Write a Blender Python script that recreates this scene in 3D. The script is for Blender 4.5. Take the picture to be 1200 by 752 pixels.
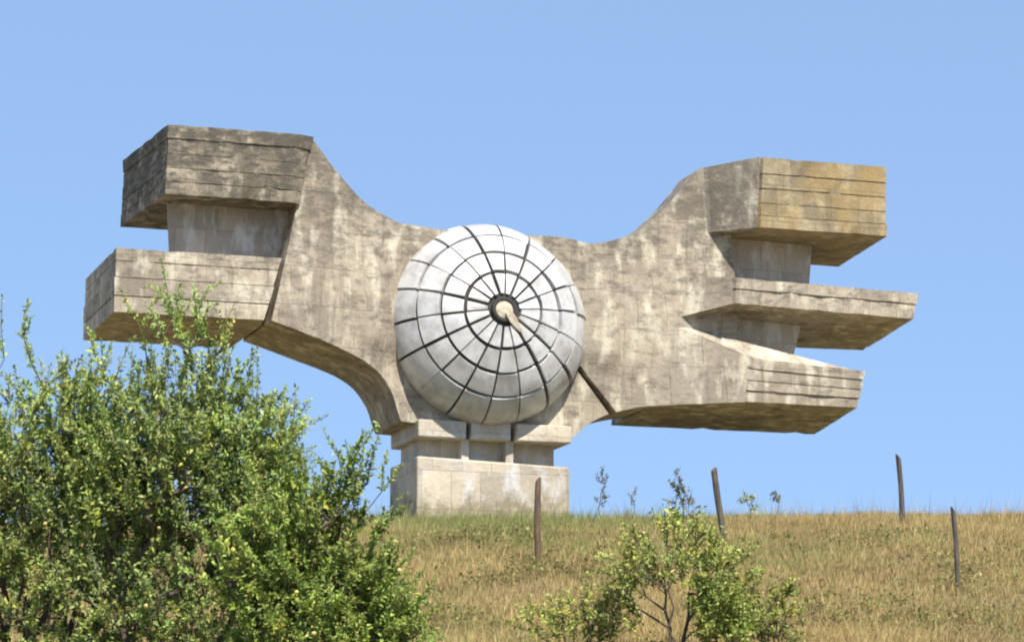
import bpy, bmesh, math, random
import numpy as np
from mathutils import Vector, Matrix, noise as mnoise

# ------------------------------------------------------------------ scene, camera, light
for o in list(bpy.data.objects):
    bpy.data.objects.remove(o)
scene = bpy.context.scene
COL = scene.collection
R = math.radians

cam_d = bpy.data.cameras.new('camera')
cam_d.lens = 108.0
cam_d.sensor_width = 36.0
cam_d.clip_start = 0.5
cam_d.clip_end = 6000.0
cam = bpy.data.objects.new('camera', cam_d)
cam.location = (0, 0, 0)                       # eye height is the scene's zero level
cam.rotation_euler = (R(90 + 10.3), 0, 0)
COL.objects.link(cam)
scene.camera = cam

SUN_AZ = 26.0      # degrees to the right of straight behind the camera
SUN_EL = 54.0
to_sun = Vector((math.sin(R(SUN_AZ)) * math.cos(R(SUN_EL)), -math.cos(R(SUN_AZ)) * math.cos(R(SUN_EL)), math.sin(R(SUN_EL))))
world = bpy.data.worlds.new('World')
scene.world = world
world.use_nodes = True
wn = world.node_tree
wn.nodes.clear()
sky = wn.nodes.new('ShaderNodeTexSky')
sky.sky_type = 'NISHITA'
sky.sun_disc = False
sky.sun_elevation = R(SUN_EL)
sky.sun_rotation = R(180 - SUN_AZ)
sky.altitude = 500
sky.air_density = 0.4
sky.dust_density = 0.5
sky.ozone_density = 2.0
bg = wn.nodes.new('ShaderNodeBackground')
bg.inputs['Strength'].default_value = 0.15
wo = wn.nodes.new('ShaderNodeOutputWorld')
# the camera's response flattens the sky: one tone curve and one white balance for the whole dome
gam = wn.nodes.new('ShaderNodeGamma'); gam.inputs[1].default_value = 0.25
tint = wn.nodes.new('ShaderNodeMix'); tint.data_type = 'RGBA'; tint.blend_type = 'MULTIPLY'
tint.inputs[0].default_value = 1.0; tint.inputs[7].default_value = (1.46, 2.07, 2.92, 1)
wn.links.new(sky.outputs[0], gam.inputs[0])
wn.links.new(gam.outputs[0], tint.inputs[6])
wn.links.new(tint.outputs[2], bg.inputs[0])
wn.links.new(bg.outputs[0], wo.inputs[0])

sun_d = bpy.data.lights.new('sun', 'SUN')
sun_d.energy = 5.0
sun_d.angle = R(0.53)
sun_d.color = (1.0, 0.93, 0.82)
sun = bpy.data.objects.new('sun', sun_d)
sun.rotation_euler = to_sun.to_track_quat('Z', 'Y').to_euler()
sun.location = to_sun * 60
COL.objects.link(sun)

scene.view_settings.view_transform = 'Standard'
scene.view_settings.look = 'None'
scene.view_settings.gamma = 1.0
scene.view_settings.exposure = 0.62
scene.view_settings.use_curve_mapping = False
scene.cycles.filter_width = 2.1

# ------------------------------------------------------------------ helpers
def tag(o, label=None, cat=None, group=None, kind=None):
    if label: o['label'] = label
    if cat: o['category'] = cat
    if group: o['group'] = group
    if kind: o['kind'] = kind
    return o

def empty(name, loc, rz=0.0):
    o = bpy.data.objects.new(name, None)
    o.location = loc
    o.rotation_euler = (0, 0, rz)
    o.empty_display_size = 0.5
    COL.objects.link(o)
    return o

def link_mesh(name, me, mat, parent=None):
    o = bpy.data.objects.new(name, me)
    if mat is not None and not me.materials:
        me.materials.append(mat)
    COL.objects.link(o)
    if parent is not None:
        o.parent = parent
    return o

def from_bm(name, bm, mat, parent=None, smooth=None):
    bmesh.ops.recalc_face_normals(bm, faces=bm.faces)
    me = bpy.data.meshes.new(name)
    bm.to_mesh(me); bm.free()
    if smooth is not None:
        me.shade_smooth()
        me.set_sharp_from_angle(angle=R(smooth))
    return link_mesh(name, me, mat, parent)

def from_np(name, verts, faces, mat, parent=None, colors=None, smooth=False):
    """verts (n,3), faces (m,k) arrays; colours per vertex (n,3)"""
    me = bpy.data.meshes.new(name)
    n, m, k = len(verts), len(faces), faces.shape[1]
    me.vertices.add(n)
    me.vertices.foreach_set('co', np.asarray(verts, np.float32).ravel())
    me.loops.add(m * k)
    me.loops.foreach_set('vertex_index', np.asarray(faces, np.int32).ravel())
    me.polygons.add(m)
    me.polygons.foreach_set('loop_start', np.arange(0, m * k, k, dtype=np.int32))
    me.polygons.foreach_set('loop_total', np.full(m, k, np.int32))
    me.update(calc_edges=True)
    if colors is not None:
        ca = me.color_attributes.new('tint', 'FLOAT_COLOR', 'POINT')
        c4 = np.ones((n, 4), np.float32); c4[:, :3] = colors
        ca.data.foreach_set('color', c4.ravel())
    if smooth:
        me.shade_smooth()
    me.validate()
    return link_mesh(name, me, mat, parent)

def N(nt, kind, **kw):
    n = nt.nodes.new(kind)
    for k, v in kw.items():
        setattr(n, k, v)
    return n

def new_mat(name):
    m = bpy.data.materials.new(name)
    m.use_nodes = True
    nt = m.node_tree
    b = nt.nodes['Principled BSDF']
    return m, nt, b

def mixrgb(nt, fac, a, b, mode='MIX'):
    n = N(nt, 'ShaderNodeMix', data_type='RGBA', blend_type=mode)
    for idx, v in ((0, fac), (6, a), (7, b)):
        if hasattr(v, 'is_linked') or hasattr(v, 'links'):
            nt.links.new(v, n.inputs[idx])
        elif idx == 0:
            n.inputs[0].default_value = v
        else:
            n.inputs[idx].default_value = (*v, 1)
    return n.outputs[2]

def ramp(nt, src, stops):
    n = N(nt, 'ShaderNodeValToRGB')
    el = n.color_ramp.elements
    while len(el) < len(stops):
        el.new(0.5)
    for e, (p, c) in zip(el, stops):
        e.position = p
        e.color = (c, c, c, 1) if not isinstance(c, tuple) else (*c, 1)
    nt.links.new(src, n.inputs[0])
    return n.outputs[0]

def noise_tex(nt, vec, scale, detail=4, rough=0.55, stretch=None):
    if stretch:
        mp = N(nt, 'ShaderNodeMapping')
        mp.inputs['Scale'].default_value = stretch
        nt.links.new(vec, mp.inputs[0])
        vec = mp.outputs[0]
    n = N(nt, 'ShaderNodeTexNoise')
    n.inputs['Scale'].default_value = scale
    n.inputs['Detail'].default_value = detail
    n.inputs['Roughness'].default_value = rough
    nt.links.new(vec, n.inputs['Vector'])
    return n.outputs[0]

def math_node(nt, op, a, b=None, clamp=False):
    n = N(nt, 'ShaderNodeMath', operation=op, use_clamp=clamp)
    for i, v in ((0, a), (1, b)):
        if v is None: continue
        if hasattr(v, 'links'): nt.links.new(v, n.inputs[i])
        else: n.inputs[i].default_value = v
    return n.outputs[0]

# ------------------------------------------------------------------ materials
def concrete_material(name, light, dark, stain, rust=0.0, lichen=0.6, lich_lo=0.51, moss=0.0, streak=0.6):
    m, nt, b = new_mat(name)
    tc = N(nt, 'ShaderNodeTexCoord')
    oc = tc.outputs['Object']
    sep = N(nt, 'ShaderNodeSeparateXYZ'); nt.links.new(oc, sep.inputs[0])
    # broad tone
    n1 = noise_tex(nt, oc, 0.75, 6, 0.62)
    c = mixrgb(nt, ramp(nt, n1, [(0.30, 0.0), (0.60, 1.0)]), dark, light)
    # formwork shutter sheets: each a slightly different tone
    cmb = N(nt, 'ShaderNodeCombineXYZ')
    s = math_node(nt, 'MULTIPLY_ADD', sep.outputs[1], 0.83)
    nt.links.new(math_node(nt, 'ADD', sep.outputs[0], sep.outputs[1]), cmb.inputs[0])
    nt.links.new(sep.outputs[2], cmb.inputs[1])
    br = N(nt, 'ShaderNodeTexBrick', offset=0.37, offset_frequency=2)
    br.inputs['Scale'].default_value = 1.0
    br.inputs['Brick Width'].default_value = 0.74
    br.inputs['Row Height'].default_value = 0.93
    br.inputs['Mortar Size'].default_value = 0.012
    br.inputs['Mortar Smooth'].default_value = 0.3
    br.inputs['Color1'].default_value = (0.72, 0.72, 0.72, 1)
    br.inputs['Color2'].default_value = (1.12, 1.10, 1.06, 1)
    br.inputs['Mortar'].default_value = (0.62, 0.60, 0.57, 1)
    nt.links.new(cmb.outputs[0], br.inputs[0])
    c = mixrgb(nt, 0.62, c, br.outputs[0], 'MULTIPLY')
    oi = N(nt, 'ShaderNodeObjectInfo')
    ct = N(nt, 'ShaderNodeMapRange')
    ct.inputs['To Min'].default_value = 0.80; ct.inputs['To Max'].default_value = 1.08
    nt.links.new(oi.outputs['Random'], ct.inputs[0])
    c = mixrgb(nt, 1.0, c, ct.outputs[0], 'MULTIPLY')
    n0 = noise_tex(nt, oc, 0.33, 3, 0.5)
    c = mixrgb(nt, ramp(nt, n0, [(0.40, 0.0), (0.60, 0.9)]), c, (0.74, 0.73, 0.72), 'MULTIPLY')
    # fine blotches
    n2 = noise_tex(nt, oc, 4.5, 6, 0.7)
    c = mixrgb(nt, ramp(nt, n2, [(0.50, 0.0), (0.78, 0.5)]), c, tuple(v * 0.62 for v in dark))
    # rain streaks
    n3 = noise_tex(nt, oc, 1.0, 5, 0.65, (3.4, 3.4, 0.32))
    c = mixrgb(nt, ramp(nt, n3, [(0.55, 0.0), (0.70, streak)]), c, stain)
    # pale lime bloom
    n5 = noise_tex(nt, oc, 1.6, 5, 0.6, (1.6, 1.6, 0.6))
    c = mixrgb(nt, ramp(nt, n5, [(0.50, 0.0), (0.66, 0.8)]), c, tuple(min(0.62, v * 1.38) for v in light))
    # grey-black lichen, heaviest on the uppermost concrete
    hz = N(nt, 'ShaderNodeMapRange')
    hz.inputs['From Min'].default_value = 4.8; hz.inputs['From Max'].default_value = 8.9
    hz.inputs['To Min'].default_value = 0.0; hz.inputs['To Max'].default_value = 0.17
    nt.links.new(sep.outputs[2], hz.inputs[0])
    n4 = noise_tex(nt, oc, 2.3, 8, 0.72, (1, 1, 2.2))
    n4 = math_node(nt, 'ADD', n4, hz.outputs[0])
    c = mixrgb(nt, ramp(nt, n4, [(lich_lo, 0.0), (lich_lo + 0.15, lichen)]), c, (0.085, 0.078, 0.066))
    if rust:
        n6 = noise_tex(nt, oc, 0.9, 5, 0.6, (1, 1, 0.6))
        c = mixrgb(nt, ramp(nt, n6, [(0.46, 0.0), (0.66, rust)]), c, (0.36, 0.245, 0.095))
    if moss:
        lowz = N(nt, 'ShaderNodeMapRange')
        lowz.inputs['From Min'].default_value = 0.9; lowz.inputs['From Max'].default_value = 0.0
        lowz.inputs['To Min'].default_value = -0.15; lowz.inputs['To Max'].default_value = 0.14
        nt.links.new(sep.outputs[2], lowz.inputs[0])
        n8 = math_node(nt, 'ADD', noise_tex(nt, oc, 2.6, 7, 0.7, (1, 1, 0.7)), lowz.outputs[0])
        c = mixrgb(nt, ramp(nt, n8, [(0.50, 0.0), (0.68, moss)]), c, (0.20, 0.165, 0.085))
    nt.links.new(c, b.inputs['Base Color'])
    b.inputs['Roughness'].default_value = 0.92
    b.inputs['Specular IOR Level'].default_value = 0.2
    bp = N(nt, 'ShaderNodeBump'); bp.inputs['Strength'].default_value = 0.55; bp.inputs['Distance'].default_value = 0.05
    n7 = noise_tex(nt, oc, 9.0, 8, 0.7)
    hgt = math_node(nt, 'ADD', n7, math_node(nt, 'MULTIPLY', br.outputs['Fac'], -0.5))
    nt.links.new(hgt, bp.inputs['Height'])
    nt.links.new(bp.outputs[0], b.inputs['Normal'])
    return m

M_CONC = concrete_material('weathered_concrete', (0.475, 0.415, 0.328), (0.335, 0.289, 0.228), (0.195, 0.167, 0.136))
M_CONC_DARK = concrete_material('lichen_dark_concrete', (0.35, 0.305, 0.235), (0.205, 0.178, 0.135), (0.10, 0.09, 0.078), lichen=0.9, lich_lo=0.545, streak=0.8)
M_CONC_RUST = concrete_material('ochre_stained_concrete', (0.37, 0.31, 0.20), (0.25, 0.20, 0.125), (0.14, 0.112, 0.07), rust=0.6, lichen=0.35)
M_CONC_PALE = concrete_material('pale_concrete', (0.67, 0.60, 0.49), (0.55, 0.485, 0.38), (0.31, 0.26, 0.19), lichen=0.2, moss=0.75)

M_NECK = concrete_material('shade_lifted_concrete', (0.60, 0.55, 0.48), (0.47, 0.425, 0.37), (0.24, 0.22, 0.20), lichen=0.3, lich_lo=0.66, streak=0.5)  # paler base colour painted in to lift the shade on the recessed necks

def metal_material():
    m, nt, b = new_mat('weathered_aluminium')
    tc = N(nt, 'ShaderNodeTexCoord')
    oi = N(nt, 'ShaderNodeObjectInfo')
    n1 = noise_tex(nt, tc.outputs['Object'], 2.2, 6, 0.65)
    c = mixrgb(nt, ramp(nt, n1, [(0.40, 0.0), (0.68, 1.0)]), (0.68, 0.68, 0.675), (0.48, 0.465, 0.45))
    n2 = noise_tex(nt, tc.outputs['Object'], 1.3, 7, 0.7)
    c = mixrgb(nt, ramp(nt, n2, [(0.50, 0.0), (0.70, 0.6)]), c, (0.24, 0.21, 0.19))
    tone = N(nt, 'ShaderNodeMapRange')
    tone.inputs['To Min'].default_value = 0.80; tone.inputs['To Max'].default_value = 1.0
    nt.links.new(oi.outputs['Random'], tone.inputs[0])
    c = mixrgb(nt, 1.0, c, tone.outputs[0], 'MULTIPLY')
    nt.links.new(c, b.inputs['Base Color'])
    b.inputs['Metallic'].default_value = 0.15
    rr = N(nt, 'ShaderNodeMapRange')
    rr.inputs['To Min'].default_value = 0.42; rr.inputs['To Max'].default_value = 0.6
    nt.links.new(n1, rr.inputs[0]); nt.links.new(rr.outputs[0], b.inputs['Roughness'])
    bp = N(nt, 'ShaderNodeBump'); bp.inputs['Strength'].default_value = 0.25; bp.inputs['Distance'].default_value = 0.06
    nt.links.new(noise_tex(nt, tc.outputs['Object'], 1.7, 3, 0.5), bp.inputs['Height'])
    nt.links.new(bp.outputs[0], b.inputs['Normal'])
    return m
M_METAL = metal_material()

def plain(name, col, rough=0.9, scale=6.0, var=0.35, metallic=0.0):
    m, nt, b = new_mat(name)
    tc = N(nt, 'ShaderNodeTexCoord')
    n = noise_tex(nt, tc.outputs['Object'], scale, 6, 0.65)
    c = mixrgb(nt, ramp(nt, n, [(0.3, 0.0), (0.7, 1.0)]), tuple(v * (1 - var) for v in col), tuple(min(1, v * (1 + var)) for v in col))
    nt.links.new(c, b.inputs['Base Color'])
    b.inputs['Roughness'].default_value = rough
    b.inputs['Metallic'].default_value = metallic
    return m
M_SEAM = plain('tarred_backing', (0.035, 0.033, 0.032), 0.85)
M_BOSS = plain('rusty_tan_boss', (0.47, 0.41, 0.32), 0.9, 7, 0.4)
M_BARK = plain('grey_brown_bark', (0.085, 0.068, 0.05), 0.95, 14)
M_TWIG = plain('dry_stem', (0.14, 0.115, 0.07), 0.95, 20)
M_FRUIT = plain('yellow_fruit', (0.56, 0.46, 0.16), 0.5, 9)

def post_material(name, col, top):
    m, nt, b = new_mat(name)
    tc = N(nt, 'ShaderNodeTexCoord')
    n = noise_tex(nt, tc.outputs['Object'], 7.0, 6, 0.7, (4, 4, 0.5))
    c = mixrgb(nt, ramp(nt, n, [(0.35, 0.0), (0.65, 1.0)]), tuple(v * 0.5 for v in col), tuple(v * 1.5 for v in col))
    n2 = noise_tex(nt, tc.outputs['Object'], 2.1, 3, 0.5)
    c = mixrgb(nt, ramp(nt, n2, [(0.48, 0.0), (0.6, 0.7)]), c, top)
    nt.links.new(c, b.inputs['Base Color'])
    b.inputs['Roughness'].default_value = 0.95
    bp = N(nt, 'ShaderNodeBump'); bp.inputs['Strength'].default_value = 0.8; bp.inputs['Distance'].default_value = 0.02
    nt.links.new(n, bp.inputs['Height']); nt.links.new(bp.outputs[0], b.inputs['Normal'])
    return m
M_POST = post_material('weathered_post_wood', (0.10, 0.085, 0.07), (0.06, 0.05, 0.045))
M_POST_RED = post_material('rust_brown_post_wood', (0.13, 0.082, 0.055), (0.075, 0.06, 0.05))

def leaf_material(name, rough=0.55, trans=0.35):
    m, nt, b = new_mat(name)
    at = N(nt, 'ShaderNodeAttribute', attribute_name='tint')
    nt.links.new(at.outputs['Color'], b.inputs['Base Color'])
    b.inputs['Roughness'].default_value = rough
    b.inputs['Specular IOR Level'].default_value = 0.3
    tr = N(nt, 'ShaderNodeBsdfTranslucent')
    nt.links.new(at.outputs['Color'], tr.inputs[0])
    ms = N(nt, 'ShaderNodeMixShader'); ms.inputs[0].default_value = trans
    out = nt.nodes['Material Output']
    nt.links.new(b.outputs[0], ms.inputs[1]); nt.links.new(tr.outputs[0], ms.inputs[2])
    nt.links.new(ms.outputs[0], out.inputs['Surface'])
    return m
M_LEAF = leaf_material('leaf', 0.5, 0.24)
M_GRASS = leaf_material('dry_grass_blade', 0.75, 0.25)

def ground_material():
    m, nt, b = new_mat('dry_meadow_soil')
    tc = N(nt, 'ShaderNodeTexCoord')
    oc = tc.outputs['Object']
    n1 = noise_tex(nt, oc, 0.35, 6, 0.6)
    n2 = noise_tex(nt, oc, 6.0, 8, 0.7)
    c = mixrgb(nt, ramp(nt, n1, [(0.35, 0.0), (0.65, 1.0)]), (0.30, 0.225, 0.11), (0.22, 0.20, 0.085))
    c = mixrgb(nt, ramp(nt, n2, [(0.35, 0.0), (0.7, 0.8)]), c, (0.17, 0.125, 0.065))
    nt.links.new(c, b.inputs['Base Color'])
    b.inputs['Roughness'].default_value = 1.0
    bp = N(nt, 'ShaderNodeBump'); bp.inputs['Strength'].default_value = 0.7; bp.inputs['Distance'].default_value = 0.1
    nt.links.new(n2, bp.inputs['Height']); nt.links.new(bp.outputs[0], b.inputs['Normal'])
    return m
M_GROUND = ground_material()

# ------------------------------------------------------------------ terrain
PROF_Y = [-4000, -60, 0, 22, 30, 38, 44, 48, 53, 56, 59, 63, 68, 72, 75, 80, 86, 95, 115, 160, 300, 900, 5000]
PROF_Z = [-40, -6, -1.65, -1.5, -0.55, 1.35, 2.72, 3.62, 4.92, 5.80, 6.40, 7.12, 7.73, 8.19, 8.52, 8.85, 9.0, 8.7, 6.2, 0.0, -14, -30, -60]
_py = np.array(PROF_Y, float); _pz = np.array(PROF_Z, float)

def ground_np(x, y):
    x = np.asarray(x, float); y = np.asarray(y, float)
    # smooth the piecewise profile by averaging a few samples
    z = sum(np.interp(y + d, _py, _pz) for d in (-2.0, -1.0, 0.0, 1.0, 2.0)) / 5.0
    fall = np.clip((np.abs(x) - 45.0) / 250.0, 0, 1)
    z = z - fall ** 1.5 * np.clip(z + 30, 0, None) * 0.75
    und = 0.05 * np.sin(x * 0.61 + y * 0.23) + 0.035 * np.sin(x * 1.37 - y * 0.71 + 1.3) + 0.03 * np.sin(x * 0.9 + y * 1.9)
    tilt = 0.011 * np.clip(x, -15, 15) * np.clip((y - 52) / 12, 0, 1) * np.clip((120 - y) / 30, 0, 1)
    return z + und + tilt

def ground(x, y):
    return float(ground_np(x, y))

def make_ground():
    def axis(inner, step, outer):
        a = list(np.arange(-inner, inner + 1e-6, step))
        v = inner; s = step
        ext = []
        while v < outer:
            s *= 1.35; v += s; ext.append(v)
        return np.array([-e for e in reversed(ext)] + a + ext)
    xs = axis(24, 0.5, 5000)
    ys = np.concatenate([-axis(1, 1, 3500)[-28:][::-1], np.arange(-1, 100, 0.5), 100 + np.cumsum(0.7 * 1.25 ** np.arange(33))])
    ys = np.unique(np.round(ys, 3))
    X, Y = np.meshgrid(xs, ys)
    Z = ground_np(X, Y)
    nx, ny = len(xs), len(ys)
    V = np.stack([X, Y, Z], -1).reshape(-1, 3)
    i = np.arange(nx - 1)[None, :] + (np.arange(ny - 1) * nx)[:, None]
    Fc = np.stack([i, i + 1, i + nx + 1, i + nx], -1).reshape(-1, 4)
    o = from_np('ground', V, Fc, M_GROUND, smooth=True)
    tag(o, kind='structure')
make_ground()

# ------------------------------------------------------------------ monument
MON = empty('concrete_monument', (-0.54, 75.0, 8.75), R(18))
tag(MON, 'huge winged weathered concrete monument with round silver dome on the hilltop', 'monument')

def prism_bm(plan, zb, zt, bm=None):
    """plan: list of (x,y); zb/zt: number or list per vertex"""
    bm = bm or bmesh.new()
    n = len(plan)
    zb = [zb] * n if not isinstance(zb, (list, tuple)) else zb
    zt = [zt] * n if not isinstance(zt, (list, tuple)) else zt
    lo = [bm.verts.new((x, y, z)) for (x, y), z in zip(plan, zb)]
    hi = [bm.verts.new((x, y, z)) for (x, y), z in zip(plan, zt)]
    for i in range(n):
        j = (i + 1) % n
        bm.faces.new((lo[i], lo[j], hi[j], hi[i]))
    bm.faces.new(hi); bm.faces.new(lo[::-1])
    return bm

def bevel(bm, w, seg=2):
    es = [e for e in bm.edges if len(e.link_faces) == 2 and e.calc_face_angle(0) > 0.4]
    bmesh.ops.bevel(bm, geom=es, offset=w, segments=seg, affect='EDGES', profile=0.5)

def inset_plan(plan, d):
    """move each corner of a convex-ish plan inwards by d"""
    n = len(plan); out = []
    area = sum(plan[i][0] * plan[(i + 1) % n][1] - plan[(i + 1) % n][0] * plan[i][1] for i in range(n))
    sgn = 1 if area > 0 else -1
    for i in range(n):
        p0, p1, p2 = Vector(plan[i - 1]), Vector(plan[i]), Vector(plan[(i + 1) % n])
        e1, e2 = (p1 - p0).normalized(), (p2 - p1).normalized()
        n1 = Vector((-e1.y, e1.x)) * sgn; n2 = Vector((-e2.y, e2.x)) * sgn
        k = (n1 + n2); k = k / max(0.35, k.dot(n1))
        out.append(tuple(p1 + k * d))
    return out

rng = random.Random(5)

def wear(bm, amp, cuts=0, seed=0.0):
    """knock the form slightly out of true"""
    if cuts:
        long_e = [e for e in bm.edges if e.calc_length() > 0.9]
        bmesh.ops.subdivide_edges(bm, edges=long_e, cuts=cuts, use_grid_fill=True)
    for v in bm.verts:
        v.co += Vector((mnoise.noise(v.co * 1.7 + Vector((seed, 0, 0))), mnoise.noise(v.co * 1.7 + Vector((0, seed, 9))), mnoise.noise(v.co * 1.7 + Vector((5, 0, seed))))) * amp

def finger(name, plan_t, plan_b, zt, zb, n_course, mat, label, joint=0.02, deep=0.035):
    """a cantilevered block cast in horizontal courses; plan_t / plan_b: outline at top and bottom"""
    n = len(plan_t)
    zt = [zt] * n if not isinstance(zt, (list, tuple)) else zt
    zb = [zb] * n if not isinstance(zb, (list, tuple)) else zb
    def at(f):
        return [((a[0] * f + b[0] * (1 - f)), (a[1] * f + b[1] * (1 - f))) for a, b in zip(plan_t, plan_b)], [t * f + b * (1 - f) for t, b in zip(zt, zb)]
    p0, z0 = at(0.03); p1, z1 = at(0.97)
    bm = bmesh.new()
    i0, i1 = inset_plan(p0, deep), inset_plan(p1, deep)
    lo = [bm.verts.new((x, y, z)) for (x, y), z in zip(i0, z0)]
    hi = [bm.verts.new((x, y, z)) for (x, y), z in zip(i1, z1)]
    for i in range(n):
        j = (i + 1) % n
        bm.faces.new((lo[i], lo[j], hi[j], hi[i]))
    bm.faces.new(hi); bm.faces.new(lo[::-1])
    f = from_bm(name, bm, M_CONC, MON)
    if label: f['label'] = label
    # courses of uneven height
    ws = [1 + rng.uniform(-0.28, 0.28) for _ in range(n_course)]
    s = sum(ws); cuts = [0]
    for w in ws: cuts.append(cuts[-1] + w / s)
    hgt = sum(zt) / n - sum(zb) / n
    for k in range(n_course):
        a, b = cuts[k], cuts[k + 1]
        if k > 0: a += joint / hgt * rng.uniform(0.1, 0.75)
        if k < n_course - 1: b -= joint / hgt * rng.uniform(0.1, 0.75)
        pa, za = at(a); pb, zb_ = at(b)
        off = rng.uniform(-0.018, 0.014)
        pa, pb = inset_plan(pa, off), inset_plan(pb, off)
        ra, rb = [], []
        for i in range(n):
            j = (i + 1) % n
            L = (Vector(pa[j]) - Vector(pa[i])).length
            ks = max(1, int(L / 0.28))
            cen = Vector((sum(p[0] for p in pa) / n, sum(p[1] for p in pa) / n))
            for q in range(ks):
                fr = (q + (rng.uniform(-.25, .25) if q else 0)) / ks
                for lst, pp, zz in ((ra, pa, za), (rb, pb, zb_)):
                    v = Vector(pp[i]).lerp(Vector(pp[j]), fr)
                    chip = 0.05 * rng.random() if rng.random() < 0.10 else 0.0
                    v += (cen - v).normalized() * (chip + rng.uniform(-.006, .006))
                    sgn = 1 if lst is ra else -1
                    lst.append((v.x, v.y, zz[i] * (1 - fr) + zz[j] * fr + sgn * (chip * 0.6 + rng.uniform(-.003, .006))))
        bm = bmesh.new()
        lo = [bm.verts.new(p) for p in ra]; hi = [bm.verts.new(p) for p in rb]
        m = len(lo)
        for i in range(m):
            j = (i + 1) % m
            bm.faces.new((lo[i], lo[j], hi[j], hi[i]))
        bm.faces.new(hi); bm.faces.new(lo[::-1])
        bmesh.ops.triangulate(bm, faces=[fc for fc in bm.faces if len(fc.verts) > 4])
        from_bm('board_course', bm, mat, f)
    return f

def catmull(pts, xs):
    px = np.array([p[0] for p in pts]); pz = np.array([p[1] for p in pts])
    m = np.zeros(len(px))
    d = np.diff(pz) / np.diff(px)
    m[0], m[-1] = d[0], d[-1]
    for i in range(1, len(px) - 1):
        if d[i - 1] * d[i] <= 0: m[i] = 0
        else: m[i] = 2 * d[i - 1] * d[i] / (d[i - 1] + d[i])
    out = []
    for x in xs:
        i = int(np.clip(np.searchsorted(px, x) - 1, 0, len(px) - 2))
        h = px[i + 1] - px[i]; t = (x - px[i]) / h
        out.append((2 * t**3 - 3 * t**2 + 1) * pz[i] + (t**3 - 2 * t**2 + t) * h * m[i] + (-2 * t**3 + 3 * t**2) * pz[i + 1] + (t**3 - t**2) * h * m[i + 1])
    return out

def make_body():
    bot = [(-6.0, 4.24), (-4.94, 3.91), (-3.67, 3.48), (-3.22, 3.21), (-2.84, 2.71), (-2.66, 2.20), (-2.60, 2.09), (1.30, 2.00), (1.66, 1.86), (2.17, 2.24), (2.73, 2.52), (3.94, 2.79), (6.3, 2.92)]
    top = [(-5.05, 8.72), (-4.46, 8.05), (-3.49, 7.25), (-2.41, 6.90), (-0.3, 6.80), (1.32, 6.86), (2.21, 6.77), (3.3, 7.05), (4.22, 7.77), (4.80, 8.42), (5.24, 8.90), (5.9, 8.96)]
    nc, nv = 110, 44
    us = np.linspace(0, 1, nc)
    bx = -6.0 + us * 12.3
    bx = np.sort(np.concatenate([bx, [-2.9, -2.84, -2.78, -2.72, -2.66, -2.63, -2.60, 1.66]]))
    nc = len(bx)
    us = (bx + 6.0) / 12.3
    tx = -5.05 + us * 10.95
    zb = catmull(bot, bx); zt = catmull(top, tx)
    bm = bmesh.new()
    def yf(x):
        if x < -2.4: return -1.1 - 0.68 * min(1, (-2.4 - x) / 2.4)
        return -1.1
    grid = {}
    for i in range(nc):
        for k in range(nv + 1):
            f = k / nv
            x = bx[i] * (1 - f) + tx[i] * f; z = zb[i] * (1 - f) + zt[i] * f
            w = 0.02 * mnoise.noise(Vector((x * 0.9, z * 0.9, 3.0)))
            rd = math.hypot(x + 0.35, z - 4.59) + 0.12 * math.sin(3 * math.atan2(z - 4.59, x + 0.35))
            lip = min(1, max(0, (3.35 - rd) / 0.10)) * (1 if z > 4.0 else max(0, 1 - (4.0 - z) / 0.5))
            crease = max(0, 1 - abs(z - 5.0) / 1.6) * min(1, max(0, (abs(x + 0.3) - 2.4) / 1.5))
            grid[i, k, 0] = bm.verts.new((x, yf(x) + w - 0.13 * lip - 0.16 * crease * (1 if x > 0 else 0.6), z))
            grid[i, k, 1] = bm.verts.new((x, 1.15 + w - 1.05 * min(1, max(0, (x - 2.0) / 1.5)) * f, z))
    for i in range(nc - 1):
        for k in range(nv):
            bm.faces.new((grid[i, k, 0], grid[i + 1, k, 0], grid[i + 1, k + 1, 0], grid[i, k + 1, 0]))
            bm.faces.new((grid[i, k, 1], grid[i, k + 1, 1], grid[i + 1, k + 1, 1], grid[i + 1, k, 1]))
        bm.faces.new((grid[i, nv, 0], grid[i + 1, nv, 0], grid[i + 1, nv, 1], grid[i, nv, 1]))
        bm.faces.new((grid[i, 0, 1], grid[i + 1, 0, 1], grid[i + 1, 0, 0], grid[i, 0, 0]))
    for k in range(nv):
        bm.faces.new((grid[0, k, 1], grid[0, k, 0], grid[0, k + 1, 0], grid[0, k + 1, 1]))
        bm.faces.new((grid[nc - 1, k, 0], grid[nc - 1, k, 1], grid[nc - 1, k + 1, 1], grid[nc - 1, k + 1, 0]))
    bmesh.ops.recalc_face_normals(bm, faces=bm.faces)
    return from_bm('body', bm, M_CONC, MON, smooth=28)
body = make_body()

def part_prism(name, plan, zb, zt, mat=M_CONC, parent=MON, bev=0.03, label=None, top=None):
    bm = prism_bm(plan, zb, zt)
    if top:
        bm.verts.ensure_lookup_table()
        for i, (x, y) in enumerate(top):
            v = bm.verts[len(plan) + i]; v.co.x, v.co.y = x, y
    bmesh.ops.recalc_face_normals(bm, faces=bm.faces)
    if bev: bevel(bm, bev, 2)
    o = from_bm(name, bm, mat, parent)
    if label: o['label'] = label
    return o

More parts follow.
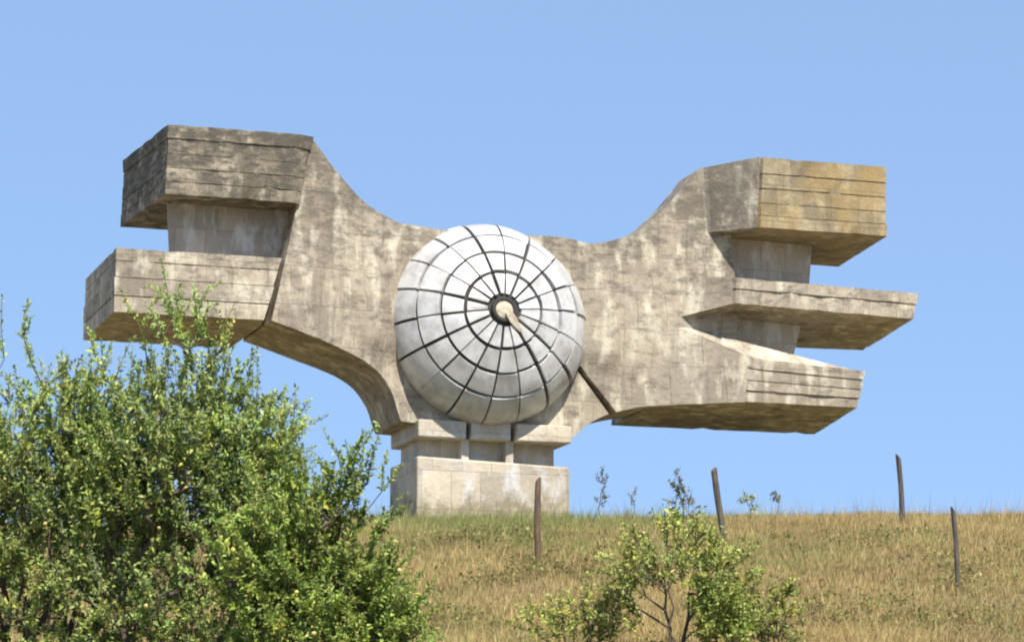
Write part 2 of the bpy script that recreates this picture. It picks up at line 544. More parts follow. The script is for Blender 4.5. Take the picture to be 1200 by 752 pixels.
# recessed necks between the fingers
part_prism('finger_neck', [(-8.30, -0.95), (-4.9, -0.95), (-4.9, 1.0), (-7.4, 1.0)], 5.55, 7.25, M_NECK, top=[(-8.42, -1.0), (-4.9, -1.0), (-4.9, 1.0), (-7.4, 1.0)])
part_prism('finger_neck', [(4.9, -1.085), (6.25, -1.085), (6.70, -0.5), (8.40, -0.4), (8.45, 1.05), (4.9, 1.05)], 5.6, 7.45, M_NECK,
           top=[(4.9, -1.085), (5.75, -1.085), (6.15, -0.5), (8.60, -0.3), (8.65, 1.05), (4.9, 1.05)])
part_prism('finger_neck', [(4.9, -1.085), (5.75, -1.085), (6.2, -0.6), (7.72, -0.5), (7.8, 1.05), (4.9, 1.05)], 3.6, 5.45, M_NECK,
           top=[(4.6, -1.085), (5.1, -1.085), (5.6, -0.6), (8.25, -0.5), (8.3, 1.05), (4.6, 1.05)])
# fingers
finger('finger', [(-8.6, -2.0), (-5.48, -2.0), (-5.04, -1.82), (-5.04, 2.0), (-8.9, 2.0)], [(-8.63, -2.0), (-5.55, -2.0), (-5.37, -1.84), (-5.37, 2.0), (-8.92, 2.0)], 8.76, 7.08, 5, M_CONC_DARK, 'upper block with dark lichen streaks')
finger('finger', [(-9.78, -2.0), (-5.80, -2.0), (-5.70, -1.3), (-5.70, 2.0), (-9.78, 2.0)], [(-9.78, -2.0), (-6.24, -2.0), (-6.14, -1.3), (-6.14, 2.0), (-9.78, 2.0)], 5.72, 4.20, 4, M_CONC, None)
finger('finger', [(6.56, -2.0), (9.91, -2.0), (10.33, 2.0), (7.0, 2.0), (5.75, -1.05)], [(6.44, -2.0), (9.89, -2.0), (10.33, 2.0), (7.0, 2.0), (5.75, -1.05)], [9.07, 9.07, 9.05, 9.0, 8.95], 7.27, 5, M_CONC_RUST, 'upper block with ochre rust stains')
finger('finger', [(5.78, -2.0), (10.71, -2.0), (11.02, 2.0), (4.85, 2.0), (4.85, -1.12)], [(5.75, -2.0), (10.6, -2.0), (11.02, 2.0), (4.64, 2.0), (4.55, -1.10)], [5.95, 5.84, 5.72, 5.9, 6.05], [5.30, 5.18, 5.05, 4.95, 4.97], 2, M_CONC, 'thin slab-like middle block')
finger('finger', [(6.18, -2.0), (9.22, -2.0), (9.62, 2.0), (4.0, 2.0), (4.0, -1.14)], [(6.04, -2.0), (8.98, -2.0), (9.56, 2.0), (3.9, 2.0), (3.9, -1.14)], [3.95, 3.78, 3.70, 3.9, 5.0], [2.85, 2.84, 2.74, 2.72, 2.78], 4, M_CONC, 'lower block merging into the wing', 0.045, 0.06)

# smooth flanks where the blocks on this side swell out of the wing
def flank(near_t, root_t, near_b, root_b, zt, zb, mat):
    def edge(near, root):
        n, r = Vector(near), Vector(root)
        d = (r - n).normalized(); nr = Vector((d.y, -d.x))
        if nr.y > 0: nr = -nr
        a = n + nr * 0.055 + d * 0.07; b = r + nr * 0.055 + d * 0.22
        return [tuple(a), tuple(b), (b.x, b.y + 0.45), (a.x + 0.25, a.y + 0.6)]
    pt, pb = edge(near_t, root_t), edge(near_b, root_b)
    zt4, zb4 = [zt[0], zt[1], zt[1], zt[0]], [zb[0], zb[1], zb[1], zb[0]]
    T = [Vector((x, y, z)) for (x, y), z in zip(pt, zt4)]; B = [Vector((x, y, z)) for (x, y), z in zip(pb, zb4)]
    bm = bmesh.new()
    K = 10
    g = [[bm.verts.new((B[0] * (1 - v / K) + T[0] * (v / K)) * (1 - u / K) + (B[1] * (1 - v / K) + T[1] * (v / K)) * (u / K)) for v in range(K + 1)] for u in range(K + 1)]
    bk = [bm.verts.new(p) for p in (B[2], B[3], T[3], T[2])]
    for u in range(K):
        for v in range(K):
            bm.faces.new((g[u][v], g[u + 1][v], g[u + 1][v + 1], g[u][v + 1]))
    bm.faces.new([g[u][K] for u in range(K + 1)] + [bk[3], bk[2]])
    bm.faces.new([g[u][0] for u in range(K, -1, -1)] + [bk[1], bk[0]])
    bm.faces.new([g[0][v] for v in range(K + 1)] + [bk[2], bk[1]])
    bm.faces.new([g[K][v] for v in range(K, -1, -1)] + [bk[0], bk[3]])
    bm.faces.new(bk)
    return from_bm('flank', bm, mat, MON, smooth=30)
flank((6.56, -2.0), (5.42, -1.14), (6.44, -2.0), (5.50, -1.14), (9.085, 8.90), (7.255, 7.255), M_CONC)
flank((5.78, -2.0), (4.85, -1.12), (5.75, -2.0), (4.48, -1.12), (5.965, 6.065), (5.285, 4.955), M_CONC)
flank((6.18, -2.0), (4.0, -1.10), (6.04, -2.0), (3.9, -1.10), (3.965, 5.02), (2.835, 2.765), M_CONC)

# cornice, recessed waist, pedestal
for a, b in ((-2.22, -1.01), (-0.88, 0.12), (0.25, 1.68)):
    part_prism('cornice_block', [(a, -1.3), (b, -1.3), (b, 1.15), (a, 1.15)], 1.72, 2.14, M_CONC_PALE)
part_prism('waist', [(-2.02, -0.72), (1.42, -0.72), (1.42, 0.95), (-2.02, 0.95)], 1.05, 2.2, M_CONC_PALE)
for x in (-1.07, 0.06):
    part_prism('pier', [(x, -1.08), (x + 0.2, -1.08), (x + 0.2, -0.6), (x, -0.6)], 1.1, 1.75, M_CONC_PALE)
part_prism('pedestal', [(-2.20, -1.15), (1.68, -1.15), (1.68, 1.15), (-2.24, 1.15)], -0.9, [1.27, 1.15, 1.15, 1.27], M_CONC_PALE, bev=0.05)

# narrow expansion slot cut into the wing below the dome
def carve(o, p0, p1, w, depth):
    a, b = Vector((p0[0], 0, p0[1])), Vector((p1[0], 0, p1[1]))
    d = (b - a).normalized(); nr = Vector((-d.z, 0, d.x)) * (w / 2)
    bm = bmesh.new()
    lo, hi = [], []
    for q in (a - nr, b - nr * 1.5, b + nr * 1.5, a + nr):
        lo.append(bm.verts.new((q.x, -1.6, q.z))); hi.append(bm.verts.new((q.x, -1.1 + depth, q.z)))
    for i in range(4):
        j = (i + 1) % 4
        bm.faces.new((lo[i], lo[j], hi[j], hi[i]))
    bm.faces.new(hi); bm.faces.new(lo[::-1])
    cut = from_bm('cutter', bm, None, MON)
    bpy.context.view_layer.update()
    mod = o.modifiers.new('slot', 'BOOLEAN')
    mod.operation = 'DIFFERENCE'; mod.object = cut; mod.solver = 'EXACT'
    dg = bpy.context.evaluated_depsgraph_get(); dg.update()
    me = bpy.data.meshes.new_from_object(o.evaluated_get(dg))
    o.modifiers.clear()
    o.data = me
    bpy.data.objects.remove(cut)
carve(body, (1.92, 3.64), (2.95, 2.38), 0.13, 0.7)

# dome of metal panels
DC = Vector((-0.42, -1.02, 4.59)); DR, DB = 2.50, 1.44
TILT = Matrix.Rotation(R(-5.0), 4, 'X')
def dome_pt(phi, th, r=0.0):
    """phi from the apex, th round the axis; the dome bulges towards -Y"""
    p = Vector(((DR + r) * math.sin(phi) * math.cos(th), -(DB + r) * math.cos(phi), (DR + r) * math.sin(phi) * math.sin(th)))
    return DC + (TILT @ p)
def make_dome():
    bm = bmesh.new()
    nph, nth = 18, 72
    rows = [[bm.verts.new(dome_pt(R(3 + 92 * i / nph), 2 * math.pi * j / nth, -0.06)) for j in range(nth)] for i in range(nph + 1)]
    for i in range(nph):
        for j in range(nth):
            k = (j + 1) % nth
            bm.faces.new((rows[i][j], rows[i][k], rows[i + 1][k], rows[i + 1][j]))
    bm.faces.new(rows[0])
    dome = from_bm('dome', bm, M_SEAM, MON, smooth=60)
    dome['label'] = 'round bulging dome clad in silver metal panels with dark seams'
    rings = [8.5, 22.5, 37, 54, 94]
    NS = 18
    rgap = [rng.uniform(0.018, 0.046) for _ in range(NS)]
    for i in range(len(rings) - 1):
        for s in range(NS):
            g = rng.uniform(0.028, 0.058)
            pm = R((rings[i] + rings[i + 1]) / 2)
            gp = g / 2.2
            p0, p1 = R(rings[i]) + gp, R(rings[i + 1]) - (gp if i < len(rings) - 2 else 0)
            bm = bmesh.new()
            na, nb = 4, (4 if i < 3 else 6)
            lift = rng.uniform(-0.015, 0.02)
            ta, tb, dent = rng.uniform(-0.025, 0.025), rng.uniform(-0.025, 0.025), rng.uniform(-0.02, 0.015)
            off = R(5 + rng.uniform(-0.8, 0.8))
            out = []; inn = []
            for a in range(nb + 1):
                ph = p0 + (p1 - p0) * a / nb
                gt = rgap[s] / max(0.3, DR * math.sin(ph)); gt2 = rgap[(s + 1) % NS] / max(0.3, DR * math.sin(ph))
                ro, ri = [], []
                for b in range(na + 1):
                    t0 = 2 * math.pi * s / NS + off + gt; t1 = 2 * math.pi * (s + 1) / NS + R(5) - gt2
                    th = t0 + (t1 - t0) * b / na
                    l = lift + dent * math.sin(math.pi * a / nb) * math.sin(math.pi * b / na) + ta * (a / nb - 0.5) + tb * (b / na - 0.5)
                    ro.append(bm.verts.new(dome_pt(ph, th, l + 0.02)))
                    ri.append(bm.verts.new(dome_pt(ph, th, -0.07)))
                out.append(ro); inn.append(ri)
            for a in range(nb):
                for b in range(na):
                    bm.faces.new((out[a][b], out[a][b + 1], out[a + 1][b + 1], out[a + 1][b]))
            for a in range(nb):
                bm.faces.new((out[a][0], out[a + 1][0], inn[a + 1][0], inn[a][0]))
                bm.faces.new((out[a][na], inn[a][na], inn[a + 1][na], out[a + 1][na]))
            for b in range(na):
                bm.faces.new((out[0][b], inn[0][b], inn[0][b + 1], out[0][b + 1]))
                bm.faces.new((out[nb][b], out[nb][b + 1], inn[nb][b + 1], inn[nb][b]))
            from_bm('panel', bm, M_METAL, dome, smooth=35)
    # hub: sunk tan disc inside a raised dark ring, a tapering tan plate running out of it
    def lathe(name, prof, mat, cap):
        bm = bmesh.new()
        rr = [[bm.verts.new(DC + TILT @ Vector((r * math.cos(2 * math.pi * j / 28), -(DB + h), r * math.sin(2 * math.pi * j / 28)))) for j in range(28)] for r, h in prof]
        if cap: bm.faces.new(rr[0])
        for a, b in zip(rr, rr[1:]):
            for j in range(28):
                bm.faces.new((a[j], a[(j + 1) % 28], b[(j + 1) % 28], b[j]))
        return from_bm(name, bm, mat, dome, smooth=40)
    lathe('hub_ring', [(0.215, -0.08), (0.22, 0.02), (0.24, 0.04), (0.30, 0.035), (0.32, 0.01), (0.325, -0.1)], M_SEAM, False)
    lathe('hub_disc', [(0.03, 0.03), (0.14, 0.025), (0.225, 0.0), (0.24, -0.08)], M_BOSS, True)
    bm = bmesh.new()
    rows = []
    for k in range(6):
        f = k / 5
        ph = R(2.5 + 12.5 * f); hw = R(30 * (1 - f) ** 1.5 + 3)
        rows.append([bm.verts.new(dome_pt(ph, R(-52) + sgn * hw, h)) for sgn, h in ((-1, 0.0), (-1, 0.095 - 0.05 * f), (1, 0.095 - 0.05 * f), (1, 0.0))])
    for a, b in zip(rows, rows[1:]):
        for q in range(4):
            bm.faces.new((a[q], a[(q + 1) % 4], b[(q + 1) % 4], b[q]))
    bm.faces.new(rows[0]); bm.faces.new(rows[-1][::-1])
    from_bm('tan_plate', bm, M_BOSS, dome)
make_dome()

# ------------------------------------------------------------------ fence posts
def fence_post(loc, h, r, lean, mat, label, seed):
    bm = bmesh.new()
    rg = random.Random(seed)
    nr, ns = 9, 8
    rows = []
    for i in range(nr + 1):
        f = i / nr
        z = -0.3 + (h + 0.3) * f
        cx = lean[0] * max(0, z) + 0.012 * math.sin(5 * f + seed); cy = lean[1] * max(0, z)
        row = []
        for j in range(ns):
            a = 2 * math.pi * j / ns
            k = r * (1 - 0.15 * f) * (1 + 0.16 * mnoise.noise(Vector((math.cos(a) * 1.3 + seed, math.sin(a) * 1.3, z * 2.2))))
            zz = z + (0.05 * math.sin(a + seed) if i == nr else 0)
            row.append(bm.verts.new((cx + k * math.cos(a), cy + k * math.sin(a), zz)))
        rows.append(row)
    for a, b in zip(rows, rows[1:]):
        for j in range(ns):
            bm.faces.new((a[j], a[(j + 1) % ns], b[(j + 1) % ns], b[j]))
    bm.faces.new(rows[-1]); bm.faces.new(rows[0][::-1])
    o = from_bm('fence_post', bm, mat, None, smooth=50)
    o.location = (loc[0], loc[1], ground(*loc))
    tag(o, label, 'fence post', 'old fence posts on the slope')
    return o
POSTS = [((0.47, 55.6), 1.52, 0.062, (0.0, 0.02), M_POST_RED, 'rust-brown upright fence post standing before the monument pedestal', 2),
         ((4.05, 58.5), 1.40, 0.066, (-0.12, 0.0), M_POST, 'leaning dark fence post rising behind the sparse sapling', 7),
         ((8.05, 63.0), 1.42, 0.062, (-0.045, 0.0), M_POST, 'slim grey fence post standing on the crest against blue sky', 11),
         ((7.74, 53.2), 1.38, 0.048, (-0.05, 0.0), M_POST, 'thin dark fence post standing low on the dry grass slope', 17)]
for p in POSTS: fence_post(*p)

# ------------------------------------------------------------------ grass
def grass_patch(name, label, n, xr, yr, hr, seed, width=0.011, blades=5):
    rg = np.random.default_rng(seed)
    x = rg.uniform(xr[0], xr[1], n); y = rg.uniform(yr[0], yr[1], n)
    # clumping
    def fld(sx, sy, ph): return np.sin(x * sx + ph + 1.3 * np.sin(y * sy * 0.7)) * np.sin(y * sy + 0.5 * ph + 1.1 * np.sin(x * sx * 0.6))
    cl = fld(1.1, 0.9, 0.3) + 0.6 * fld(2.7, 2.2, 1.9) + 0.4 * fld(6.1, 5.2, 4.0)
    gr = fld(0.45, 0.38, 2.2) + 0.55 * fld(1.6, 1.3, 0.7) + 0.4 * fld(4.0, 3.7, 5.0)
    # greener ground just below the monument and on the crest
    px = x / y
    gr = gr + 2.6 * np.exp(-((px + 0.006) / 0.042) ** 2) * np.clip((y - 55) / 5, 0, 1) + 0.6 * np.clip((y - 62) / 4, 0, 1) - 0.75
    z = ground_np(x, y)
    X = np.repeat(x, blades); Y = np.repeat(y, blades); Z = np.repeat(z, blades); C = np.repeat(cl, blades); G = np.repeat(gr, blades)
    m = len(X)
    X = X + rg.normal(0, 0.05, m); Y = Y + rg.normal(0, 0.05, m)
    h = rg.uniform(hr[0], hr[1], m) * (1 + 0.28 * C) * rg.choice([0.7, 1.0, 1.45], m, p=[.5, .44, .06])
    h = np.clip(h, 0.06, None)
    a = rg.uniform(0, 2 * np.pi, m); ln = rg.uniform(0.15, 0.75, m) * h
    w = width * rg.uniform(0.6, 1.6, m)
    dx, dy = np.cos(a) * ln + 0.12 * h, np.sin(a) * ln
    b = rg.uniform(0, np.pi, m); wx, wy = np.cos(b) * w, np.sin(b) * w
    V = np.empty((m, 3, 3))
    V[:, 0] = np.stack([X - wx, Y - wy, Z - 0.03], 1); V[:, 1] = np.stack([X + wx, Y + wy, Z - 0.03], 1)
    V[:, 2] = np.stack([X + dx, Y + dy, Z + h * .95], 1)
    F3 = np.arange(m * 3).reshape(m, 3)
    gold = np.array([0.42, 0.305, 0.12]); straw = np.array([0.53, 0.42, 0.205]); brown = np.array([0.30, 0.205, 0.10]); green = np.array([0.255, 0.275, 0.095])
    t = rg.random(m)[:, None]
    col = gold * (1 - t) + straw * t
    k = (rg.random(m) < np.clip(0.22 - 0.15 * C, 0.05, 0.6))[:, None]
    col = np.where(k, brown, col)
    pg = np.clip(0.34 + 0.42 * G, 0.05, 0.92)
    k = (rg.random(m) < pg)[:, None]
    col = np.where(k, green * (0.7 + 0.7 * t), col)
    col = col * (rg.uniform(0.8, 1.15, m) * (1 + 0.10 * C))[:, None]
    o = from_np(name, V.reshape(-1, 3), F3, M_GRASS, colors=np.repeat(col, 3, axis=0))
    tag(o, label, 'grass', kind='stuff')
grass_patch('grass', 'dry golden meadow grass with green patches covering the slope', 170000, (-15, 15), (42, 72), (0.07, 0.17), 3, 0.009)
grass_patch('grass', 'thin grass on the hilltop around and behind the monument', 16000, (-18, 18), (72, 92), (0.08, 0.22), 4)
grass_patch('grass', 'taller tufts of grass growing against the pedestal', 1500, (-4.2, 3.6), (71.0, 73.6), (0.16, 0.42), 9, 0.010, 5)
def herbs(n, seed):
    """low broad-leaved meadow herbs between the grass"""
    rg = np.random.default_rng(seed)
    cx = rg.uniform(-12, 13, n * 6); cy = rg.uniform(43, 60, n * 6)
    f = np.sin(cx * .8 + 1.1 * np.sin(cy * .5)) * np.sin(cy * .7 + .9) + .4 * np.sin(cx * 2.3) * np.sin(cy * 2.1)
    keep = np.argsort(-(f + rg.normal(0, .45, n * 6)))[:n]
    cx, cy = cx[keep], cy[keep]
    k = 16
    X = np.repeat(cx, k) + rg.normal(0, .11, n * k); Y = np.repeat(cy, k) + rg.normal(0, .11, n * k)
    hh = np.repeat(rg.uniform(.06, .30, n), k)
    Z = ground_np(X, Y) + rg.random(n * k) * hh
    d = rg.normal(0, 1, (n * k, 3)); d[:, 2] = np.abs(d[:, 2]) * .6; d /= np.linalg.norm(d, axis=1)[:, None]
    sd = np.cross(d, [0.1, 0.2, 1.0]); sd /= np.linalg.norm(sd, axis=1)[:, None]
    c = np.stack([X, Y, Z], 1); L = rg.uniform(.04, .10, n * k)[:, None]
    V = np.stack([c, c + d * L * .5 + sd * L * .28, c + d * L, c + d * L * .5 - sd * L * .28], 1).reshape(-1, 3)
    b = np.arange(n * k)[:, None] * 4
    F3 = np.concatenate([b + np.array([[0, 1, 2]]), b + np.array([[0, 2, 3]])], 0)
    pal = np.array([[.22, .26, .075], [.28, .30, .10], [.34, .31, .13], [.17, .21, .06], [.26, .20, .10]])
    col = np.repeat(pal[rg.integers(0, 5, n)], k, axis=0) * rg.uniform(.75, 1.2, n * k)[:, None]
    o = from_np('meadow_herbs', V, F3, M_LEAF, colors=np.repeat(col, 4, axis=0))
    tag(o, 'low green leafy herbs scattered through the dry meadow grass', 'herbs', kind='stuff')
herbs(1500, 12)
grass_patch('dry_stalks', 'long thin dry stalks standing above the meadow grass', 6000, (-15, 15), (44, 74), (0.3, 0.55), 8, 0.006, 2)
grass_patch('grass', 'grass at the foot of the hill beneath the shrubs', 16000, (-13, 10), (24, 41), (0.15, 0.4), 6)

# ------------------------------------------------------------------ trees and shrubs
def tube_np(paths, sides=5):
    """paths: list of (p0, p1, r0, r1) -> verts, faces"""
    V = []; Fc = []
    ang = np.arange(sides) * 2 * np.pi / sides
    for k, (p0, p1, r0, r1) in enumerate(paths):
        d = p1 - p0; L = np.linalg.norm(d)
        if L < 1e-6: d = np.array([0, 0, 1.0]); L = 1
        d = d / L
        u = np.cross(d, [0.31, 0.87, 0.38]); u /= np.linalg.norm(u); v = np.cross(d, u)
        ring = np.cos(ang)[:, None] * u + np.sin(ang)[:, None] * v
        b = len(V) * sides
        V.append(p0 + ring * r0); V.append(p1 + d * r1 * 0.3 + ring * r1)
        for j in range(sides):
            Fc.append((b + j, b + (j + 1) % sides, b + sides + (j + 1) % sides, b + sides + j))
    return np.concatenate(V), np.array(Fc)

def woody(name, label, cat, base, lobes, n_shoots, leaves_per, leaf, palette, seed, shoot_len=(0.35, 0.8), stems=5, group=None,
          up=0.8, fruit=0, extra_shoots=(), trunk_r=0.012, gap=0.0, leaf_aspect=0.5, stem_spread=0.5):
    """lobes: list of (cx,cy,cz,rx,ry,rz,weight) relative to the base; branching skeleton grown towards sampled shoot points"""
    rg = np.random.default_rng(seed)
    root = empty(name, (base[0], base[1], ground(*base)))
    tag(root, label, cat, group)
    lb = np.array([l[:6] for l in lobes], float); wt = np.array([l[6] for l in lobes], float); wt /= wt.sum()
    pts = []
    while len(pts) < n_shoots:
        l = lb[rg.choice(len(lb), p=wt)]
        d = rg.normal(size=3); d /= np.linalg.norm(d)
        r = rg.random() ** 0.42
        p = l[:3] + d * r * l[3:6]
        if p[2] < 0.15: continue
        if gap and mnoise.noise(Vector(p * 1.35) + Vector((seed, 0, 0))) < -0.35 + gap: continue
        pts.append(p)
    for e in extra_shoots: pts.append(np.array(e[:3], float))
    pts = np.array(pts)
    # stems
    nodes = []; parent = []
    for s in range(stems):
        a = 2 * np.pi * s / stems + rg.uniform(-.4, .4)
        rr = 0.12 if stems > 1 else 0.0
        p = np.array([rr * np.cos(a), rr * np.sin(a), -0.2]); nodes.append(p); parent.append(-1)
        sp = rg.uniform(0.3, 1.0) * stem_spread
        top = np.percentile(pts[:, 2], 45)
        nseg = 6
        for i in range(1, nseg + 1):
            q = np.array([p[0] + np.cos(a) * sp * (i / nseg) ** 1.3 * top * .45, p[1] + np.sin(a) * sp * (i / nseg) ** 1.3 * top * .45, -0.2 + (top + .2) * i / nseg]) + rg.normal(0, .03, 3)
            nodes.append(q); parent.append(len(nodes) - 2)
    order = np.argsort(np.linalg.norm(pts - np.array([0, 0, np.percentile(pts[:, 2], 25)]), axis=1))
    tips = []
    NB = np.array(nodes)
    for k in order:
        p = pts[k]
        d = p - NB
        dist = np.linalg.norm(d, axis=1) + 1.3 * np.clip(0.7 * np.hypot(d[:, 0], d[:, 1]) - d[:, 2], 0, None)     # prefer branches that rise
        j = int(np.argmin(dist))
        prev = j
        L = np.linalg.norm(p - NB[j]); ns = max(1, int(L / 0.45))
        q0 = NB[j].copy()
        for i in range(1, ns + 1):
            f = i / ns
            q = q0 + (p - q0) * f + np.array([0, 0, -0.10 * L * math.sin(math.pi * f)]) + (rg.normal(0, .025, 3) if i < ns else 0)
            NB = np.vstack([NB, q]); parent.append(prev); prev = len(NB) - 1
        tips.append(prev)
    n = len(NB)
    w = np.zeros(n); w[tips] += 1
    for i in range(n - 1, -1, -1):
        if parent[i] >= 0: w[parent[i]] += w[i] if w[i] else 0.3
    rad = trunk_r * np.power(np.maximum(w, 0.3), 0.46)
    paths = []
    for i in range(n):
        if parent[i] >= 0:
            paths.append((NB[parent[i]], NB[i], rad[parent[i]] if rad[parent[i]] < rad[i] * 1.8 else rad[i] * 1.25, rad[i]))
    V, Fc = tube_np(paths, 5)
    from_np('trunk', V, Fc, M_BARK, root, smooth=True)
    # leafy shoots
    LV = []; LF = []; LC = []; TW = []
    axis = np.array([0, 0, np.percentile(pts[:, 2], 30)])
    pal = np.array([p[:3] for p in palette]); pw = np.array([p[3] for p in palette]); pw = pw / pw.sum()
    fruits = []
    for ti, t in enumerate(tips):
        p = NB[t]
        out = p - axis; out[2] *= 0.4; out = out / (np.linalg.norm(out) + 1e-6)
        nshoot = 2
        for _ in range(nshoot):
            d = out * 0.7 + np.array([0, 0, up]) + rg.normal(0, .42, 3)
            d /= np.linalg.norm(d)
            L = rg.uniform(*shoot_len)
            bend = rg.normal(0, .18, 3) + np.array([0, 0, -0.12])
            nl = int(leaves_per * L / np.mean(shoot_len) / nshoot) + 1
            f = np.linspace(0.05, 1, nl) + rg.normal(0, .02, nl)
            c = p + d * (L * f)[:, None] + bend * (L * f ** 2)[:, None]
            TW.append((p, p + d * L * .55 + bend * L * .3, 0.006, 0.004)); TW.append((p + d * L * .55 + bend * L * .3, p + d * L + bend * L, 0.004, 0.0025))
            ld = rg.normal(0, 1, (nl, 3)) + d * 0.8; ld /= np.linalg.norm(ld, axis=1)[:, None]
            sd = np.cross(ld, rg.normal(0, 1, (nl, 3)) * 0.55 + np.array([0.22, -0.5, 0.8])); sd /= np.linalg.norm(sd, axis=1)[:, None] + 1e-9
            up_n = np.cross(sd, ld)
            s = leaf * rg.uniform(0.5, 1.6, nl) * rg.uniform(.8, 1.2) * (1.05 - 0.35 * np.clip(f, 0, 1))
            a0 = c + ld * (s * .12)[:, None]; tip = c + ld * (s * 1.12)[:, None] - up_n * (s * .14)[:, None]
            mid = c + ld * (s * .55)[:, None]
            l1 = mid + sd * (s * leaf_aspect * .5)[:, None] + up_n * (s * .10)[:, None]; l2 = mid - sd * (s * leaf_aspect * .5)[:, None] + up_n * (s * .10)[:, None]
            b = sum(len(q) for q in LV)
            LV.append(np.stack([a0, l1, tip, l2], 1).reshape(-1, 3))
            idx = b + np.arange(nl)[:, None] * 4
            LF.append(np.concatenate([idx + np.array([[0, 1, 2]]), idx + np.array([[0, 2, 3]])], 0))
            cc = pal[rg.choice(len(pal), nl, p=pw)] * rg.uniform(.75, 1.25, nl)[:, None]
            tone = (1 + 0.38 * mnoise.noise(Vector(p * 0.9) + Vector((seed * 3.1, 1, 4)))) * rg.uniform(.82, 1.18) * np.array([1 + rg.normal(0, .07), 1.0, 1 + rg.normal(0, .12)])
            LC.append(np.repeat(cc * tone, 4, axis=0))
            if fruit and rg.random() < fruit:
                fruits.append(p + d * L * .3 + rg.normal(0, .08, 3) + np.array([0, 0, -0.06]))
    crown = from_np('crown', np.concatenate(LV), np.concatenate(LF), M_LEAF, root, colors=np.clip(np.concatenate(LC), 0.005, 1))
    V, Fc = tube_np(TW, 3)
    from_np('twig', V, Fc, M_TWIG, root)['kind'] = 'stuff'
    if fruits:
        bm = bmesh.new()
        for q in fruits:
            bmesh.ops.create_icosphere(bm, subdivisions=1, radius=float(rg.uniform(.020, .034)), matrix=Matrix.Translation(Vector(q)))
        from_bm('fruit', bm, M_FRUIT, root, smooth=80)['kind'] = 'stuff'
    return root

OLIVE = [(0.306, 0.391, 0.095, 5), (0.239, 0.322, 0.088, 4), (0.390, 0.452, 0.119, 3), (0.172, 0.242, 0.080, 1.5), (0.580, 0.533, 0.136, .4), (0.313, 0.384, 0.203, 1)]
GREEN = [(0.238, 0.317, 0.061, 5), (0.190, 0.262, 0.050, 4), (0.317, 0.372, 0.080, 3), (0.134, 0.194, 0.043, 1.5), (0.401, 0.356, 0.090, .25)]
YELL = [(0.358, 0.392, 0.095, 5), (0.280, 0.336, 0.078, 4), (0.448, 0.437, 0.123, 2), (0.202, 0.258, 0.067, 2), (0.538, 0.437, 0.146, .5)]

# tall loose shrub, its neighbour with the long upright shoots, and the lower dense one
woody('wild_shrub', 'tall olive green shrub with wispy bare shoots, farthest from the monument pedestal', 'shrub', (-5.15, 34.0),
      [(0, 0, 2.4, 1.4, 1.3, 2.2, 5), (-.3, 0, 3.8, 1.2, 1.0, 1.1, 3), (.6, -.2, 3.9, .8, .9, 1.1, 2.2), (-.1, 0, 5.1, 1.0, .7, .6, .30)],
      760, 84, 0.060, OLIVE, 21, stems=6, fruit=0.03, shoot_len=(.28, .68), up=0.85, trunk_r=.005)
woody('wild_shrub', 'tall olive green shrub with long upright shoots overlapping the lower left concrete block', 'shrub', (-3.6, 33.0),
      [(0, 0, 2.4, 1.25, 1.2, 2.2, 5), (.1, 0, 4.25, 1.15, .9, 1.0, 3.6), (.05, 0, 5.45, .6, .5, .8, .55), (.8, -.1, 3.6, .55, .7, 1.2, 1.8)],
      760, 84, 0.060, OLIVE, 22, stems=6, fruit=0.03, shoot_len=(.28, .68), up=0.95, trunk_r=.005)
woody('wild_shrub', 'lower dense bright green shrub beside the grassy slope', 'shrub', (-1.95, 31.0),
      [(0, 0, 1.9, 1.0, 1.0, 1.9, 5), (.3, -.2, 2.5, .65, .7, .9, 2.5), (-.35, 0, 3.4, .7, .5, .8, 2.2), (.15, 0, 3.95, .6, .4, .6, .6)],
      680, 92, 0.058, GREEN, 23, stems=6, fruit=0.012, shoot_len=(.22, .55), up=0.85, trunk_r=.005)
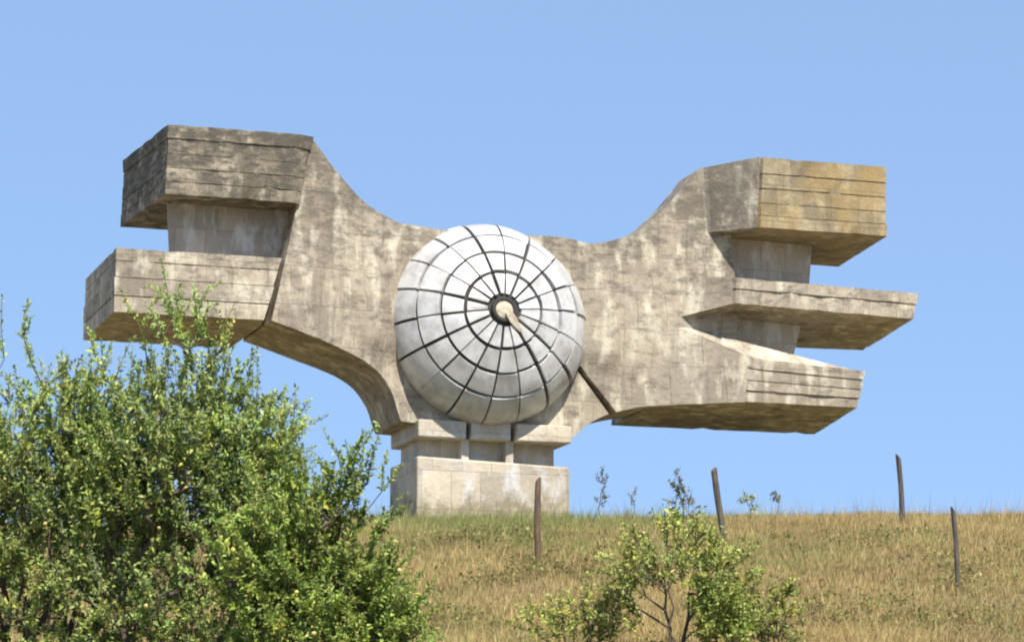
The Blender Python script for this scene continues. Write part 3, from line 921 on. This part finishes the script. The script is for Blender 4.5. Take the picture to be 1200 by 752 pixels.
# sapling and low scrub on the slope
woody('sapling', 'sparse yellow-green sapling with a thin forked trunk on the dry slope', 'sapling', (2.45, 46.0),
      [(0, 0, 1.5, 1.05, .8, .5, 4), (-.75, 0, 1.1, .6, .5, .55, 2.2), (.7, 0, 1.1, .55, .5, .55, 2.2), (.1, 0, 1.95, .4, .3, .25, .9)],
      200, 30, 0.074, YELL, 31, stems=3, shoot_len=(.18, .42), up=0.7, trunk_r=0.0034, stem_spread=.3)
woody('scrub', 'wide low leafy scrub bush below the rust-brown fence post', 'bush', (0.95, 46.5),
      [(0, 0, .5, .85, .5, .4, 4), (.4, 0, .8, .5, .4, .35, 1)], 95, 26, 0.070, YELL, 32, stems=5, shoot_len=(.12, .34), trunk_r=.003)
woody('scrub', 'low bright green scrub bush at the foot of the sapling', 'bush', (3.15, 45.5),
      [(0, 0, .7, .5, .5, .5, 4), (-.2, 0, 1.0, .35, .3, .3, 1)], 90, 38, 0.076, GREEN[:3] + YELL[:3], 33, stems=5, shoot_len=(.15, .36), trunk_r=.003)
woody('scrub', 'small thin scrub bush standing alone on the dry slope', 'bush', (3.95, 46.5),
      [(0, 0, .5, .5, .4, .45, 4), (.15, 0, .9, .2, .2, .3, 1)], 80, 26, 0.068, YELL, 34, stems=4, shoot_len=(.12, .34), trunk_r=.003)
# weeds standing up from the crest
WEED = [(0.17, 0.18, 0.09, 4), (0.22, 0.17, 0.10, 3), (0.12, 0.13, 0.07, 2)]
for (wx, wy), lobes, ns, lp, label, sd in [
        ((1.85, 64.0), [(0, 0, .75, .10, .10, .45, 1)], 9, 14, 'tallest thin dry weed stalk on the crest beside the pedestal', 41),
        ((2.55, 64.5), [(0, 0, .55, .07, .07, .30, 1)], 5, 9, 'short spindly dry weed stalk on the crest near the pedestal', 42),
        ((3.5, 63.0), [(0, 0, .55, .32, .25, .35, 3), (-.1, 0, .95, .12, .12, .3, 1)], 34, 20, 'bushy dark weed clump on the crest behind the sapling', 43),
        ((4.85, 62.5), [(0, 0, .55, .16, .12, .18, 1)], 9, 16, 'leafy green weed on the crest beside the leaning post', 44),
        ((5.45, 63.0), [(.03, 0, .62, .10, .10, .08, 1)], 5, 16, 'thin weed with one round dark head on the crest', 45)]:
    woody('weed', label, 'weed', (wx, wy), lobes, ns, lp, 0.06, WEED if sd != 44 else YELL, sd, stems=1, shoot_len=(.08, .2), trunk_r=.003, stem_spread=.2,
          group='weeds along the crest')
